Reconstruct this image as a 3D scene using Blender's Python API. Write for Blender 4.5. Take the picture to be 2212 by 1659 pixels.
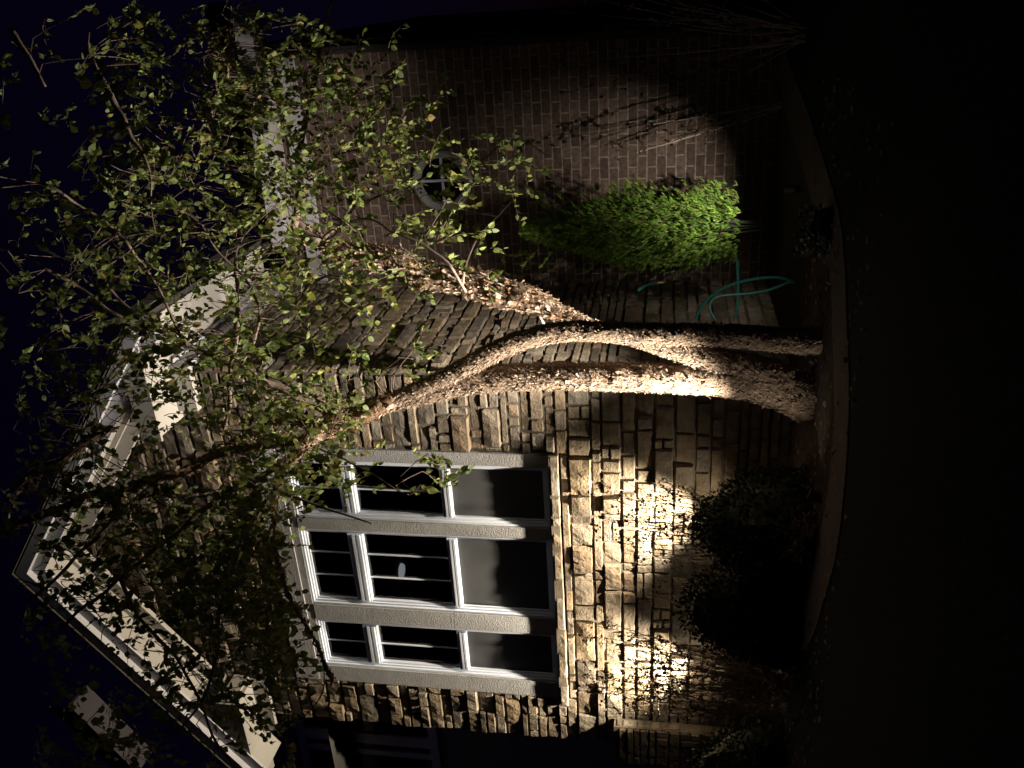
import bpy, math, random
from mathutils import Vector, Matrix, noise
S = bpy.context.scene
for o in list(bpy.data.objects): bpy.data.objects.remove(o)
RND = random.Random(7)
R = math.radians
# ------------------------------------------------------------------ camera
F = 1873.0; PIT = R(10.1); ROLL = R(.92); YAW = R(25.1)
CAM = Vector((2.80, -6.14, .95))
FW = Vector((-math.sin(YAW)*math.cos(PIT), math.cos(YAW)*math.cos(PIT), math.sin(PIT)))
_r = Vector((math.cos(YAW), math.sin(YAW), 0)); _u = _r.cross(FW)
RT = _r*math.cos(ROLL)+_u*math.sin(ROLL); UP = _u*math.cos(ROLL)-_r*math.sin(ROLL)
cd = bpy.data.cameras.new('camera'); cam = bpy.data.objects.new('camera', cd); S.collection.objects.link(cam)
cd.sensor_width = 36; cd.lens = F/2212*36; cd.clip_end = 500; cd.clip_start = .05
m = Matrix.Identity(4)                       # the phone was held turned: the photograph's right is the ground
for i, v in enumerate((-UP, RT, -FW)):
    for k in range(3): m[k][i] = v[k]
m.translation = CAM; cam.matrix_world = m
S.camera = cam
def at(x, y, dep):                           # a point at distance dep in front of the camera
    return CAM + (RT*((1659-y)-829.5) - UP*(x-1106) + FW*F)*(dep/F)
def pl(x, y, ax, val):
    d = RT*((1659-y)-829.5) - UP*(x-1106) + FW*F
    return CAM + d*((val-CAM[ax])/d[ax])
# ------------------------------------------------------------------ world: night sky
w = bpy.data.worlds.new('World'); S.world = w; w.use_nodes = True
nt = w.node_tree; bg = nt.nodes['Background']
sky = nt.nodes.new('ShaderNodeTexSky'); sky.sky_type = 'NISHITA'; sky.sun_disc = False
sky.sun_elevation = R(-2); sky.sun_rotation = R(200)
mx = nt.nodes.new('ShaderNodeMixRGB'); mx.blend_type = 'MULTIPLY'; mx.inputs[0].default_value = 1
mx.inputs[2].default_value = (.3, .16, 1, 1)
nt.links.new(sky.outputs[0], mx.inputs[1]); nt.links.new(mx.outputs[0], bg.inputs[0]); bg.inputs[1].default_value = .028
# faint moonlight
sd = bpy.data.lights.new('moonlight', 'SUN'); sd.energy = .0006; sd.angle = R(.5); sd.color = (.7, .75, 1)
so = bpy.data.objects.new('moonlight', sd); S.collection.objects.link(so); so.rotation_euler = (R(50), 0, R(20))
S.view_settings.view_transform = 'Standard'; S.view_settings.look = 'None'
S.view_settings.exposure = 0; S.view_settings.gamma = 1
S.cycles.max_bounces = 6; S.cycles.diffuse_bounces = 3; S.cycles.transparent_max_bounces = 12
S.cycles.sample_clamp_indirect = 4
# lamp settings: (position, aim point, watts, cone deg, blend, radius, colour)
WARM = (1, .84, .62); SOFT = (1, .88, .74)
LAMPS = {
 'wall right': ((-1.13, -.40, .42), (-1.34, -.10, 1.45), 1020, 80, 1.0, .03, WARM),
 'wall left': ((-2.84, -.38, .42), (-2.87, -.08, 1.45), 1020, 80, 1.0, .03, WARM),
 'tree': ((-.15, -1.34, .10), (.145, -1.125, 1.03), 1650, 74, 1.0, .03, SOFT),
 'brick': ((1.28, .62, .10), (.84, 2.3, 1.40), 118, 64, 1.0, .02, SOFT),
 'side': ((1.15, -.66, .07), (.48, .16, 2.10), 700, 54, .95, .02, SOFT),
}
# ------------------------------------------------------------------ materials
def mat(name, col, rough=.8, var=0, scale=8, bump=0, bscale=40, spec=.3, island=None, trans=0, metal=0, detail=6, stretch=None):
    M = bpy.data.materials.new(name); M.use_nodes = True; n = M.node_tree; b = n.nodes['Principled BSDF']
    b.inputs['Roughness'].default_value = rough; b.inputs['Specular IOR Level'].default_value = spec
    b.inputs['Metallic'].default_value = metal; b.inputs['Base Color'].default_value = (*col, 1)
    L = n.links; tc = n.nodes.new('ShaderNodeTexCoord'); vec = tc.outputs['Object']
    if stretch:
        mp = n.nodes.new('ShaderNodeMapping'); mp.inputs['Scale'].default_value = stretch; L.new(vec, mp.inputs[0]); vec = mp.outputs[0]
    src = None
    if island:
        g = n.nodes.new('ShaderNodeNewGeometry'); cr = n.nodes.new('ShaderNodeValToRGB'); L.new(g.outputs['Random Per Island'], cr.inputs[0])
        el = cr.color_ramp.elements
        while len(el) > 1: el.remove(el[-1])
        el[0].position = 0; el[0].color = (*island[0], 1)
        for k, c in enumerate(island[1:]):
            e = el.new((k+1)/(len(island)-1)); e.color = (*c, 1)
        src = cr.outputs[0]
    if var:
        t = n.nodes.new('ShaderNodeTexNoise'); t.inputs['Scale'].default_value = scale; t.inputs['Detail'].default_value = detail; L.new(vec, t.inputs['Vector'])
        mr = n.nodes.new('ShaderNodeMapRange'); mr.inputs['From Min'].default_value = .3; mr.inputs['From Max'].default_value = .7
        mr.inputs['To Min'].default_value = 1-var; mr.inputs['To Max'].default_value = 1+var*.6; L.new(t.outputs[0], mr.inputs[0])
        mm = n.nodes.new('ShaderNodeVectorMath'); mm.operation = 'SCALE'
        if src: L.new(src, mm.inputs[0])
        else: mm.inputs[0].default_value = col
        L.new(mr.outputs[0], mm.inputs['Scale']); src = mm.outputs[0]
    if src: L.new(src, b.inputs['Base Color'])
    if bump:
        t = n.nodes.new('ShaderNodeTexNoise'); t.inputs['Scale'].default_value = bscale; t.inputs['Detail'].default_value = 8; t.inputs['Roughness'].default_value = .65; L.new(vec, t.inputs['Vector'])
        bp = n.nodes.new('ShaderNodeBump'); bp.inputs['Strength'].default_value = bump; bp.inputs['Distance'].default_value = .02
        L.new(t.outputs[0], bp.inputs['Height']); L.new(bp.outputs[0], b.inputs['Normal'])
    if trans:
        tr = n.nodes.new('ShaderNodeBsdfTranslucent'); ms = n.nodes.new('ShaderNodeMixShader'); ms.inputs[0].default_value = trans
        if src: L.new(src, tr.inputs[0])
        else: tr.inputs[0].default_value = (*col, 1)
        L.new(b.outputs[0], ms.inputs[1]); L.new(tr.outputs[0], ms.inputs[2]); L.new(ms.outputs[0], n.nodes['Material Output'].inputs[0])
    return M
MT = {}
MT['stone'] = mat('limestone', (.3, .24, .17), .9, .35, 9, .9, 38, .15, island=[(.25,.22,.175),(.17,.145,.115),(.28,.215,.14),(.12,.10,.08),(.30,.265,.215),(.19,.14,.095),(.23,.19,.14),(.27,.225,.165)])
MT['mortar'] = mat('mortar', (.16, .137, .11), .95, .3, 20, .5, 90, .1)
MT['trim'] = mat('painted_trim', (.42, .42, .45), .7, .08, 5, .12, 120, .3)
MT['grain'] = mat('wood_grain_trim', (.36, .36, .38), .75, .12, 4, 1.0, 22, .3, stretch=(.35, 1, 4))
MT['stucco'] = mat('stucco_trim', (.34, .345, .36), .85, .12, 10, .9, 70, .2)
MT['vinyl'] = mat('white_vinyl', (.64, .70, .82), .35, .04, 6, 0, 1, .5)
MT['soffit'] = mat('painted_soffit', (.34, .325, .30), .7, .1, 3, .08, 60, .3)
MT['shingle'] = mat('shingle', (.06, .055, .05), .9, .4, 14, .6, 60, .1)
MT['leaf'] = mat('birch_leaf', (.12, .2, .05), .6, .25, 30, 0, 1, .35, trans=.3,
    island=[(.20,.26,.07),(.27,.33,.08),(.17,.23,.08),(.38,.37,.07),(.24,.31,.13),(.31,.38,.16),(.14,.20,.07),(.30,.34,.08),(.21,.29,.08),(.24,.30,.07),(.25,.34,.10),(.17,.25,.07),(.36,.27,.09),(.27,.35,.12)])
MT['twig'] = mat('twig', (.17, .12, .095), .7, .3, 40, .3, 120, .3)
MT['bark'] = mat('birch_bark', (.20, .145, .10), .9, .5, 28, 1.0, 60, .15, stretch=(1, 1, .45))
MT['flake'] = mat('bark_flake', (.6, .45, .3), .8, .3, 60, .2, 150, .2, trans=.15,
    island=[(.33,.26,.195),(.27,.20,.145),(.36,.29,.225),(.30,.205,.13),(.19,.13,.09),(.33,.265,.20),(.45,.38,.31),(.29,.215,.15),(.12,.085,.06),(.35,.28,.21)])
MT['peel'] = mat('lightened_bark_peel', (.6, .45, .3), .8, .3, 60, .2, 150, .2, trans=.15,  # peeling bark, lightened so the leaning stem looks strongly lit
    island=[(.60,.46,.34),(.46,.30,.19),(.66,.54,.43),(.52,.30,.15),(.32,.20,.13),(.62,.50,.39),(.70,.60,.50),(.50,.36,.24),(.14,.09,.06)])
MT['smoothbark'] = mat('young_bark', (.25, .19, .15), .6, .4, 14, .4, 70, .35, stretch=(1, 1, .3))
MT['orangebark'] = mat('peeled_bark', (.26, .165, .10), .85, .5, 22, 1.0, 60, .2)
MT['green'] = mat('conifer_green', (.12, .3, .03), .6, .3, 20, 0, 1, .35, trans=.3,
    island=[(.10,.28,.02),(.18,.38,.04),(.06,.17,.015),(.26,.42,.07),(.13,.32,.03),(.30,.30,.08),(.09,.24,.03),(.20,.36,.05),(.20,.13,.06),(.07,.18,.02)])
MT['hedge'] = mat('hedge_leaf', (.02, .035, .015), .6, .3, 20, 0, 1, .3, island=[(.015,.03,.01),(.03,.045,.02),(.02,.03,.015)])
MT['hollyleaf'] = mat('shrub_leaf', (.05, .06, .02), .55, .3, 20, 0, 1, .35, trans=.12, island=[(.045,.05,.018),(.08,.08,.02),(.05,.04,.02),(.09,.05,.03),(.06,.07,.02)])
MT['dryleaf'] = mat('dry_leaf', (.16, .09, .05), .8, .3, 20, 0, 1, .2, trans=.15, island=[(.16,.09,.05),(.10,.06,.04),(.2,.12,.07),(.09,.04,.05)])
MT['soil'] = mat('mulch', (.035, .026, .02), .95, .5, 14, .8, 40, .1)
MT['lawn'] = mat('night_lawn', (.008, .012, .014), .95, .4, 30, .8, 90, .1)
MT['paver'] = mat('path_concrete', (.06, .048, .046), .9, .2, 6, .4, 60, .2)
MT['hose'] = mat('hose_rubber', (.03, .20, .17), .3, 0, 1, 0, 1, .5)
MT['brass'] = mat('brass', (.5, .38, .2), .4, 0, 1, 0, 1, .5, metal=1)
MT['black'] = mat('black_metal', (.03, .03, .032), .5, .1, 30, 0, 1, .4)
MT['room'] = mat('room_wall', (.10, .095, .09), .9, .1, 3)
MT['ceilwhite'] = mat('ceiling_fixture_white', (.9, .9, .9), .5)
MT['lampglass'] = mat('ceiling_lamp_glass', (.8, .8, .8), .5)
_b = MT['lampglass'].node_tree.nodes['Principled BSDF']; _b.inputs['Emission Color'].default_value = (.9, .92, 1, 1); _b.inputs['Emission Strength'].default_value = .22  # faint glow added so the ceiling disc shows bright in the dark room
MT['dimpaint'] = mat('dimmed_eave_paint', (.035, .03, .035), .8, .1, 3)  # eave paint darkened so the far rake and downspout look dimly lit
MT['screen'] = mat('insect_screen', (.075, .078, .085), .8, .12, 4, 0, 1, .1)
MT['cane'] = mat('pale_cane', (.50, .42, .36), .7, .3, 30)
def glass():
    M = bpy.data.materials.new('window_glass'); M.use_nodes = True; n = M.node_tree; n.nodes.clear()
    o = n.nodes.new('ShaderNodeOutputMaterial'); t = n.nodes.new('ShaderNodeBsdfTransparent'); g = n.nodes.new('ShaderNodeBsdfGlossy'); g.inputs['Roughness'].default_value = .02
    f = n.nodes.new('ShaderNodeFresnel'); f.inputs[0].default_value = 1.5; ms = n.nodes.new('ShaderNodeMixShader'); t.inputs[0].default_value = (.8,.85,.85,1)
    n.links.new(f.outputs[0], ms.inputs[0]); n.links.new(t.outputs[0], ms.inputs[1]); n.links.new(g.outputs[0], ms.inputs[2]); n.links.new(ms.outputs[0], o.inputs[0]); return M
MT['glass'] = glass()
def brickmat():
    M = bpy.data.materials.new('brick'); M.use_nodes = True; n = M.node_tree; b = n.nodes['Principled BSDF']; L = n.links
    tc = n.nodes.new('ShaderNodeTexCoord'); sp = n.nodes.new('ShaderNodeSeparateXYZ'); cb = n.nodes.new('ShaderNodeCombineXYZ')
    L.new(tc.outputs['Object'], sp.inputs[0]); L.new(sp.outputs[0], cb.inputs[0]); L.new(sp.outputs[2], cb.inputs[1])
    nz = n.nodes.new('ShaderNodeTexNoise'); nz.inputs['Scale'].default_value = 6; L.new(tc.outputs['Object'], nz.inputs[0])
    ad = n.nodes.new('ShaderNodeVectorMath'); ad.operation = 'MULTIPLY_ADD'; ad.inputs[1].default_value = (.012, .012, 0)
    L.new(nz.outputs['Color'], ad.inputs[0]); L.new(cb.outputs[0], ad.inputs[2])
    t = n.nodes.new('ShaderNodeTexBrick'); L.new(ad.outputs[0], t.inputs[0]); t.inputs['Scale'].default_value = 1
    t.inputs['Brick Width'].default_value = .21; t.inputs['Row Height'].default_value = .09; t.inputs['Mortar Size'].default_value = .007; t.inputs['Mortar Smooth'].default_value = .15
    t.inputs['Color1'].default_value = (.07, .046, .036, 1); t.inputs['Color2'].default_value = (.15, .10, .078, 1); t.inputs['Mortar'].default_value = (.24, .205, .18, 1)
    t.inputs['Bias'].default_value = -.1
    n2 = n.nodes.new('ShaderNodeTexNoise'); n2.inputs['Scale'].default_value = 26; n2.inputs['Detail'].default_value = 7; L.new(tc.outputs['Object'], n2.inputs[0])
    mr = n.nodes.new('ShaderNodeMapRange'); mr.inputs[1].default_value = .3; mr.inputs[2].default_value = .7; mr.inputs[3].default_value = .55; mr.inputs[4].default_value = 1.3; L.new(n2.outputs[0], mr.inputs[0])
    mm = n.nodes.new('ShaderNodeVectorMath'); mm.operation = 'SCALE'; L.new(t.outputs[0], mm.inputs[0]); L.new(mr.outputs[0], mm.inputs['Scale']); L.new(mm.outputs[0], b.inputs['Base Color'])
    bp = n.nodes.new('ShaderNodeBump'); bp.invert = True; bp.inputs['Strength'].default_value = .9; bp.inputs['Distance'].default_value = .012; L.new(t.outputs['Fac'], bp.inputs['Height'])
    b2 = n.nodes.new('ShaderNodeBump'); b2.inputs['Strength'].default_value = .6; b2.inputs['Distance'].default_value = .012; L.new(n2.outputs[0], b2.inputs['Height']); L.new(bp.outputs[0], b2.inputs['Normal']); L.new(b2.outputs[0], b.inputs['Normal'])
    b.inputs['Roughness'].default_value = .9; return M
MT['brick'] = brickmat()
# ------------------------------------------------------------------ mesh helpers
class MB:
    def __init__(s): s.v = []; s.f = []; s.m = []
    def add(s, vs, fs, mi=0):
        k = len(s.v); s.v += [tuple(v) for v in vs]; s.f += [tuple(i+k for i in f) for f in fs]; s.m += [mi]*len(fs)
    def box(s, a, b, mi=0):
        x0,y0,z0 = a; x1,y1,z1 = b
        s.add([(x0,y0,z0),(x1,y0,z0),(x1,y1,z0),(x0,y1,z0),(x0,y0,z1),(x1,y0,z1),(x1,y1,z1),(x0,y1,z1)],
              [(0,3,2,1),(4,5,6,7),(0,1,5,4),(1,2,6,5),(2,3,7,6),(3,0,4,7)], mi)
    def prism(s, poly, off, mi=0):          # polygon swept along off
        n = len(poly); off = Vector(off); p = [Vector(q) for q in poly]
        s.add(p+[q+off for q in p], [tuple(range(n))[::-1], tuple(range(n, 2*n))]+[(i,(i+1)%n,(i+1)%n+n,i+n) for i in range(n)], mi)
    def tube(s, pts, rad, sides=6, mi=0, rough=0, cap=True):
        pts = [Vector(p) for p in pts]; n = len(pts); vs = []; fs = []
        prev = None
        for i, p in enumerate(pts):
            t = (pts[min(i+1,n-1)]-pts[max(i-1,0)]).normalized()
            if prev is None:
                a = t.cross(Vector((0,1,0)) if abs(t.y) < .9 else Vector((1,0,0))).normalized()
            else:
                a = (prev - t*prev.dot(t)).normalized()
            prev = a; b = t.cross(a); r = rad[i] if hasattr(rad,'__len__') else rad
            for k in range(sides):
                an = 2*math.pi*k/sides; d = a*math.cos(an)+b*math.sin(an)
                rr = r
                if rough: 
                    q = p+d*r; rr = r*(1+rough*(noise.noise(q*9)+.6*noise.noise(Vector((q.x*38,q.y*38,q.z*16)))+.35*noise.noise(q*80)))
                vs.append(p+d*rr)
        for i in range(n-1):
            for k in range(sides):
                k2 = (k+1)%sides; fs.append((i*sides+k, i*sides+k2, (i+1)*sides+k2, (i+1)*sides+k))
        if cap: fs += [tuple(range(sides))[::-1], tuple(range((n-1)*sides, n*sides))]
        s.add(vs, fs, mi)
    def build(s, name, mats, parent=None, smooth=False, loc=None):
        me = bpy.data.meshes.new(name); base = Vector(loc) if loc is not None else Vector((0,0,0))
        me.from_pydata([tuple(Vector(v)-base) for v in s.v], [], s.f)
        for mm in (mats if isinstance(mats, (list, tuple)) else [mats]): me.materials.append(MT[mm])
        me.polygons.foreach_set('material_index', s.m)
        if smooth: me.polygons.foreach_set('use_smooth', [True]*len(me.polygons))
        me.update(); o = bpy.data.objects.new(name, me); S.collection.objects.link(o); o.location = base
        if parent is not None:
            o.parent = parent
            q = parent; off = Vector((0,0,0))
            while q is not None: off += q.location; q = q.parent
            o.location = base-off
        return o
def tag(o, label, cat, group=None, kind=None):
    o['label'] = label; o['category'] = cat
    if group: o['group'] = group
    if kind: o['kind'] = kind
    return o
def thing(name, loc, label, cat, group=None):
    o = bpy.data.objects.new(name, None); S.collection.objects.link(o); o.location = loc; o.empty_display_size = .1
    return tag(o, label, cat, group)
def smoothpath(pts, rads, step=.05):
    P = [Vector(p) for p in pts]; n = len(P); out = []; ro = []
    for i in range(n-1):
        p0 = P[max(i-1,0)]; p1 = P[i]; p2 = P[i+1]; p3 = P[min(i+2,n-1)]
        k = max(2, int((p2-p1).length/step))
        for j in range(k):
            t = j/k
            out.append(.5*((2*p1)+(p2-p0)*t+(2*p0-5*p1+4*p2-p3)*t*t+(3*p1-p0-3*p2+p3)*t**3)); ro.append(rads[i]*(1-t)+rads[i+1]*t)
    out.append(P[-1]); ro.append(rads[-1]); return out, ro
# ------------------------------------------------------------------ ground
def gz(x, y):
    t = min(1, max(0, (-1.9-y)/4.0)); return -.65*t*t*(3-2*t)
g = MB(); NX, NY = 90, 90
def gx(i, n, lo, hi): 
    t = i/n*2-1; return (lo+hi)/2+(hi-lo)/2*(abs(t)**2.6)*(1 if t > 0 else -1)
vs = []
for j in range(NY+1):
    for i in range(NX+1):
        x = gx(i, NX, -80, 80); y = -2+gx(j, NY, -80, 80)
        vs.append((x, y, gz(x, y)+-.001))
g.add(vs, [(j*(NX+1)+i, j*(NX+1)+i+1, (j+1)*(NX+1)+i+1, (j+1)*(NX+1)+i) for j in range(NY) for i in range(NX)])
o = g.build('lawn', 'lawn', smooth=True); tag(o, 'unlit dark lawn falling away from the house bed', 'lawn', kind='structure')
# the garden bed (mulch) and its paved edging
edge0 = [(-6.5,-.3),(-5.2,-.35),(-4.2,-.45),(-3.4,-.62),(-2.5,-.78),(-1.75,-.95),(-1.2,-1.35),(-.6,-1.6),(.1,-1.66),(.75,-1.5),(1.25,-1.15),(1.75,-.5),(2.15,.3),(2.5,1.3)]
ctr = [pl(x, y, 2, 0) for x, y in ((1656,1700),(1661,1640),(1669,1472),(1700,1372),(1746,1322),(1777,1222),(1803,1106),(1820,886),(1815,700),(1808,553),(1782,440),(1745,317),(1700,180),(1668,60))]
ctr = [Vector((-9, .6, 0)), Vector((-6, .0, 0))]+ctr[1:]
ep, _ = smoothpath(ctr, [1]*len(ctr), .15)
bed = MB(); n = len(ep)
vs = [(p.x, p.y, .003) for p in ep]+[(p.x*.98-.05, 3.5, .003) for p in ep]
bed.add(vs, [(i, i+1, n+i+1, n+i) for i in range(n-1)])
o = bed.build('garden_bed_soil', 'soil'); tag(o, 'dark mulch of the planting bed between the path and the walls', 'garden bed', kind='structure')
pth = MB(); L_ = []; R_ = []
for i, p in enumerate(ep):
    t = (ep[min(i+1,n-1)]-ep[max(i-1,0)]).normalized(); nn = Vector((t.y, -t.x, 0)); L_.append(p-nn*.20); R_.append(p+nn*.20)
vs = [(q.x,q.y,.007) for q in L_]+[(q.x,q.y,.007) for q in R_]+[(q.x,q.y,-.03) for q in L_]+[(q.x,q.y,-.03) for q in R_]
fs = []
for i in range(n-1):
    fs += [(i, n+i, n+i+1, i+1), (n+i, 3*n+i, 3*n+i+1, n+i+1), (i, i+1, 2*n+i+1, 2*n+i)]
pth.add(vs, fs)
o = pth.build('path', 'paver'); tag(o, 'narrow pale curving concrete path edging the planting bed', 'path', kind='structure')
# ------------------------------------------------------------------ the house
XL = -3.86; AP = (-1.85, 6.84)                    # bay from XL to 0, gable apex
house = thing('stone_house', (-1.9, 1.2, 0), 'stone house front with white eaves, gable and grouped white windows behind the birch', 'house')
def rakez(x): return 6.62-.745*abs(x-(-1.87))    # underside of rake at the wall
def stones(mb, U, Nn, org, u0, u1, zt, holes, seed, ztop=None, deep=.045, z0=.0):
    rd = random.Random(seed); U = Vector(U); Nn = Vector(Nn); org = Vector(org); z = z0
    def stone(a, b, c, d):
        if b-a < .03 or d-c < .025: return
        dp = rd.uniform(.012, deep)*(1.35 if rd.random() < .2 else 1); nu = max(3, int((b-a)/.035)); nv = max(3, int((d-c)/.032)); nu = min(nu, 10)
        tilt = rd.uniform(-.10, .10); tl2 = rd.uniform(-.12, .12); sd_ = rd.random()*50; vs = []
        j1, j2, j3, j4 = [rd.uniform(-.006, .009) for _ in range(4)]
        for iv in range(nv+1):
            for iu in range(nu+1):
                fu = iu/nu; fv = iv/nv; edge_ = iu in (0, nu) or iv in (0, nv)
                u = a+(b-a)*fu; v = c+(d-c)*fv
                u += (j1*(1-fu)*(1-2*fv)+j2*fu*(1-2*fv)); v += (j3*(1-fu)+j4*fu)*(.5-fv)*2
                q = Vector((u*11+sd_, v*11, sd_)); h = dp+(fu-.5)*tilt*(b-a)*.5+(fv-.5)*tl2*(d-c)
                h += .012*noise.noise(q)+.007*noise.noise(q*2.7)+.004*noise.noise(q*7)
                corner = iu in (0, nu) and iv in (0, nv)
                if edge_:
                    u += .006*noise.noise(q*3.1); v += .006*noise.noise(q*3.3+Vector((9,9,9)))
                    h = -.012
                elif iu in (1, nu-1) or iv in (1, nv-1):
                    # pull the rim outwards so the side faces stand steep
                    if iu == 1: u -= (b-a)/nu*.62
                    if iu == nu-1: u += (b-a)/nu*.62
                    if iv == 1: v -= (d-c)/nv*.62
                    if iv == nv-1: v += (d-c)/nv*.62
                    h -= .006
                vs.append(org+U*u+Nn*h+Vector((0,0,v)))
        fs = [(iv*(nu+1)+iu, iv*(nu+1)+iu+1, (iv+1)*(nu+1)+iu+1, (iv+1)*(nu+1)+iu) for iv in range(nv) for iu in range(nu)]
        mb.add(vs, fs, 0)
    while z < zt-.03:
        h = rd.choice([.06,.08,.1,.12,.14,.16,.19]); h = min(h, zt-z); g_ = .0035
        a = u0; 
        while a < u1-.02:
            wd = rd.choice([.08,.12,.17,.22,.28,.36,.46])*(1 if h > .08 else 1.2); b = min(a+wd, u1)
            if u1-b < .06: b = u1
            segs = [(a, b)]
            for (hx0, hx1, hz0, hz1) in holes:
                if z+h > hz0+.01 and z < hz1-.01:
                    ns = []
                    for (p, q) in segs:
                        pa, qa = max(p, hx0), min(q, hx1)
                        if qa-pa > .04:
                            if hz0-z > .03: stone(pa+g_, qa-g_, z+g_, hz0-g_)
                            elif z+h-hz1 > .03: stone(pa+g_, qa-g_, hz1+g_, z+h-g_)
                        if q <= hx0 or p >= hx1: ns.append((p, q))
                        else:
                            if p < hx0: ns.append((p, hx0))
                            if q > hx1: ns.append((hx1, q))
                    segs = ns
            for (p, q) in segs:
                top = z+h
                if ztop is not None:
                    zm = min(ztop(p), ztop(q)); 
                    if zm < z+.04: continue
                    top = min(top, zm)
                if h > .13 and rd.random() < .22 and q-p < .3:
                    k = z+(top-z)*rd.uniform(.4,.6); stone(p+g_, q-g_, z+g_, k-g_); stone(p+g_, q-g_, k+g_, top-g_)
                else: stone(p+g_, q-g_, z+g_, top-g_)
            a = b
        z += h
WX0, WX1, WZ0, WZ1 = -3.32, -.70, 1.80, 4.52       # window opening with its trim
fw_ = MB()
stones(fw_, (1,0,0), (0,-1,0), (0,0,0), XL, 0.0, 6.6, [(WX0, WX1, WZ0, WZ1)], 3, rakez)
# mortar backing with the opening
def bk(mb, x0, x1, z0, z1): mb.box((x0, .0, z0), (x1, .12, z1), 1)
bk(fw_, XL, WX0, 0, 4.9); bk(fw_, WX1, -.03, 0, 4.9); bk(fw_, WX0, WX1, 0, WZ0); bk(fw_, WX0, WX1, WZ1, 4.9)
fw_.prism([(XL,.0,4.9),(-.03,.0,4.9),(-.03,.0,5.2),(AP[0],.0,6.6),(XL,.0,5.1)], (0,.12,0), 1)
fw_.build('front_wall', ['stone','mortar'], house)
sw = MB()
stones(sw, (0,1,0), (1,0,0), (0,0,0), 0.0, 2.3, 4.92, [], 11)
sw.box((-.15, .0, 0), (-.002, 2.3, 5.1), 1)
sw.build('side_wall', ['stone','mortar'], house)
# low stone pier left of the bay, only its inner flank is lit
pr = MB(); pr.box((-3.95,-.15,0),(-3.50,-.045,1.38),1)
stones(pr, (0,1,0), (1,0,0), (-3.5,-.15,0), 0, .10, 1.36, [], 5, deep=.02)
stones(pr, (1,0,0), (0,-1,0), (-3.95,-.15,0), 0, .45, 1.36, [], 6, deep=.02)
pr.build('wall_pier', ['stone','mortar'], house)
# brick wall of the rear wing, round window opening cut as a ring of quads
RC = Vector((1.07, 2.3, 3.18)); RR = .300
bw = MB(); N = 48
circ = [(RC.x+RR*math.cos(2*math.pi*k/N), RC.z+RR*math.sin(2*math.pi*k/N)) for k in range(N)]
sq = []
for k in range(N):
    c, s_ = math.cos(2*math.pi*k/N), math.sin(2*math.pi*k/N); q = max(abs(c), abs(s_)); sq.append((RC.x+.7*c/q, RC.z+.7*s_/q))
bw.add([(a,2.3,b) for a,b in circ]+[(a,2.3,b) for a,b in sq]+[(a,2.42,b) for a,b in circ],
       [(k,(k+1)%N,N+(k+1)%N,N+k) for k in range(N)]+[(k,2*N+k,2*N+(k+1)%N,(k+1)%N) for k in range(N)])
def bq(x0,x1,z0,z1): bw.add([(x0,2.3,z0),(x1,2.3,z0),(x1,2.3,z1),(x0,2.3,z1)], [(0,1,2,3)])
X2 = 2.42
bq(0,RC.x-.7,0,5.0); bq(RC.x+.7,X2,0,5.0); bq(RC.x-.7,RC.x+.7,0,RC.z-.7); bq(RC.x-.7,RC.x+.7,RC.z+.7,5.0)
bw.add([(X2,2.3,0),(X2,9,0),(X2,9,5.0),(X2,2.3,5.0)], [(0,1,2,3)])
bw.build('brick_wall', 'brick', house)
# downspout at the wing's corner
ds = MB(); ds.box((2.30,2.235,.1),(2.37,2.297,4.9)); ds.build('downspout', 'dimpaint', house)
# round window
rw = MB(); N = 56
prof = [(.300,0),(.300,-.035),(.28,-.05),(.245,-.035),(.228,-.03),(.218,.03)]
vs = []; fs = []
for k in range(N):
    a = 2*math.pi*k/N
    for (r_, y_) in prof: vs.append((RC.x+r_*math.cos(a), 2.3+y_, RC.z+r_*math.sin(a)))
np_ = len(prof)
for k in range(N):
    for j in range(np_-1): fs.append((k*np_+j, k*np_+j+1, ((k+1)%N)*np_+j+1, ((k+1)%N)*np_+j))
rw.add(vs, fs); rwo = rw.build('round_window', 'stucco', house, smooth=False)
mu = MB(); mu.box((RC.x-.22,2.30,RC.z-.012),(RC.x+.22,2.318,RC.z+.012)); mu.build('muntin', 'vinyl', rwo); mu = MB(); mu.box((RC.x-.012,2.295,RC.z-.22),(RC.x+.012,2.316,RC.z+.22)); mu.build('muntin', 'vinyl', rwo)
gl = MB(); gl.add([(RC.x+.22*math.cos(2*math.pi*k/40), 2.325, RC.z+.22*math.sin(2*math.pi*k/40)) for k in range(40)], [tuple(range(40))]); gl.build('pane', 'glass', rwo)
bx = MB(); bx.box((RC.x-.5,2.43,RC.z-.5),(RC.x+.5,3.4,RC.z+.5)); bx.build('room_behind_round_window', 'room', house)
# ---- eaves
def rail(mb, pts, prof, mi=0):                  # sweep a profile of (out, up) offsets along a path in the plane y
    pass
# side eave (runs back along +Y)
se = MB()
se.box((0.002,-.45,5.10),(.50,2.0,5.12)); se.build('side_soffit', 'soffit', house)
fb = MB(); fb.box((.50,-.45,5.06),(.525,1.95,5.26)); fb.box((.527,-.45,5.14),(.60,1.95,5.27)); fb.build('side_fascia', 'soffit', house)
fz = MB(); fz.box((-.0,-.02,4.905),(.075,2.28,5.098)); fz.box((.077,-.02,5.045),(.11,2.28,5.098)); fz.build('side_frieze', 'trim', house)
# eave of the brick wing
be = MB(); be.box((.53,1.90,4.80),(X2+.35,2.30,4.82)); be.build('wing_soffit', 'soffit', house)
bf = MB(); bf.box((.53,1.875,4.74),(X2+.35,1.898,4.90)); bf.build('wing_fascia', 'trim', house)
bz = MB(); bz.box((.0,2.262,4.54),(X2,2.298,4.72)); bz.build('wing_frieze', 'trim', house)
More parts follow.
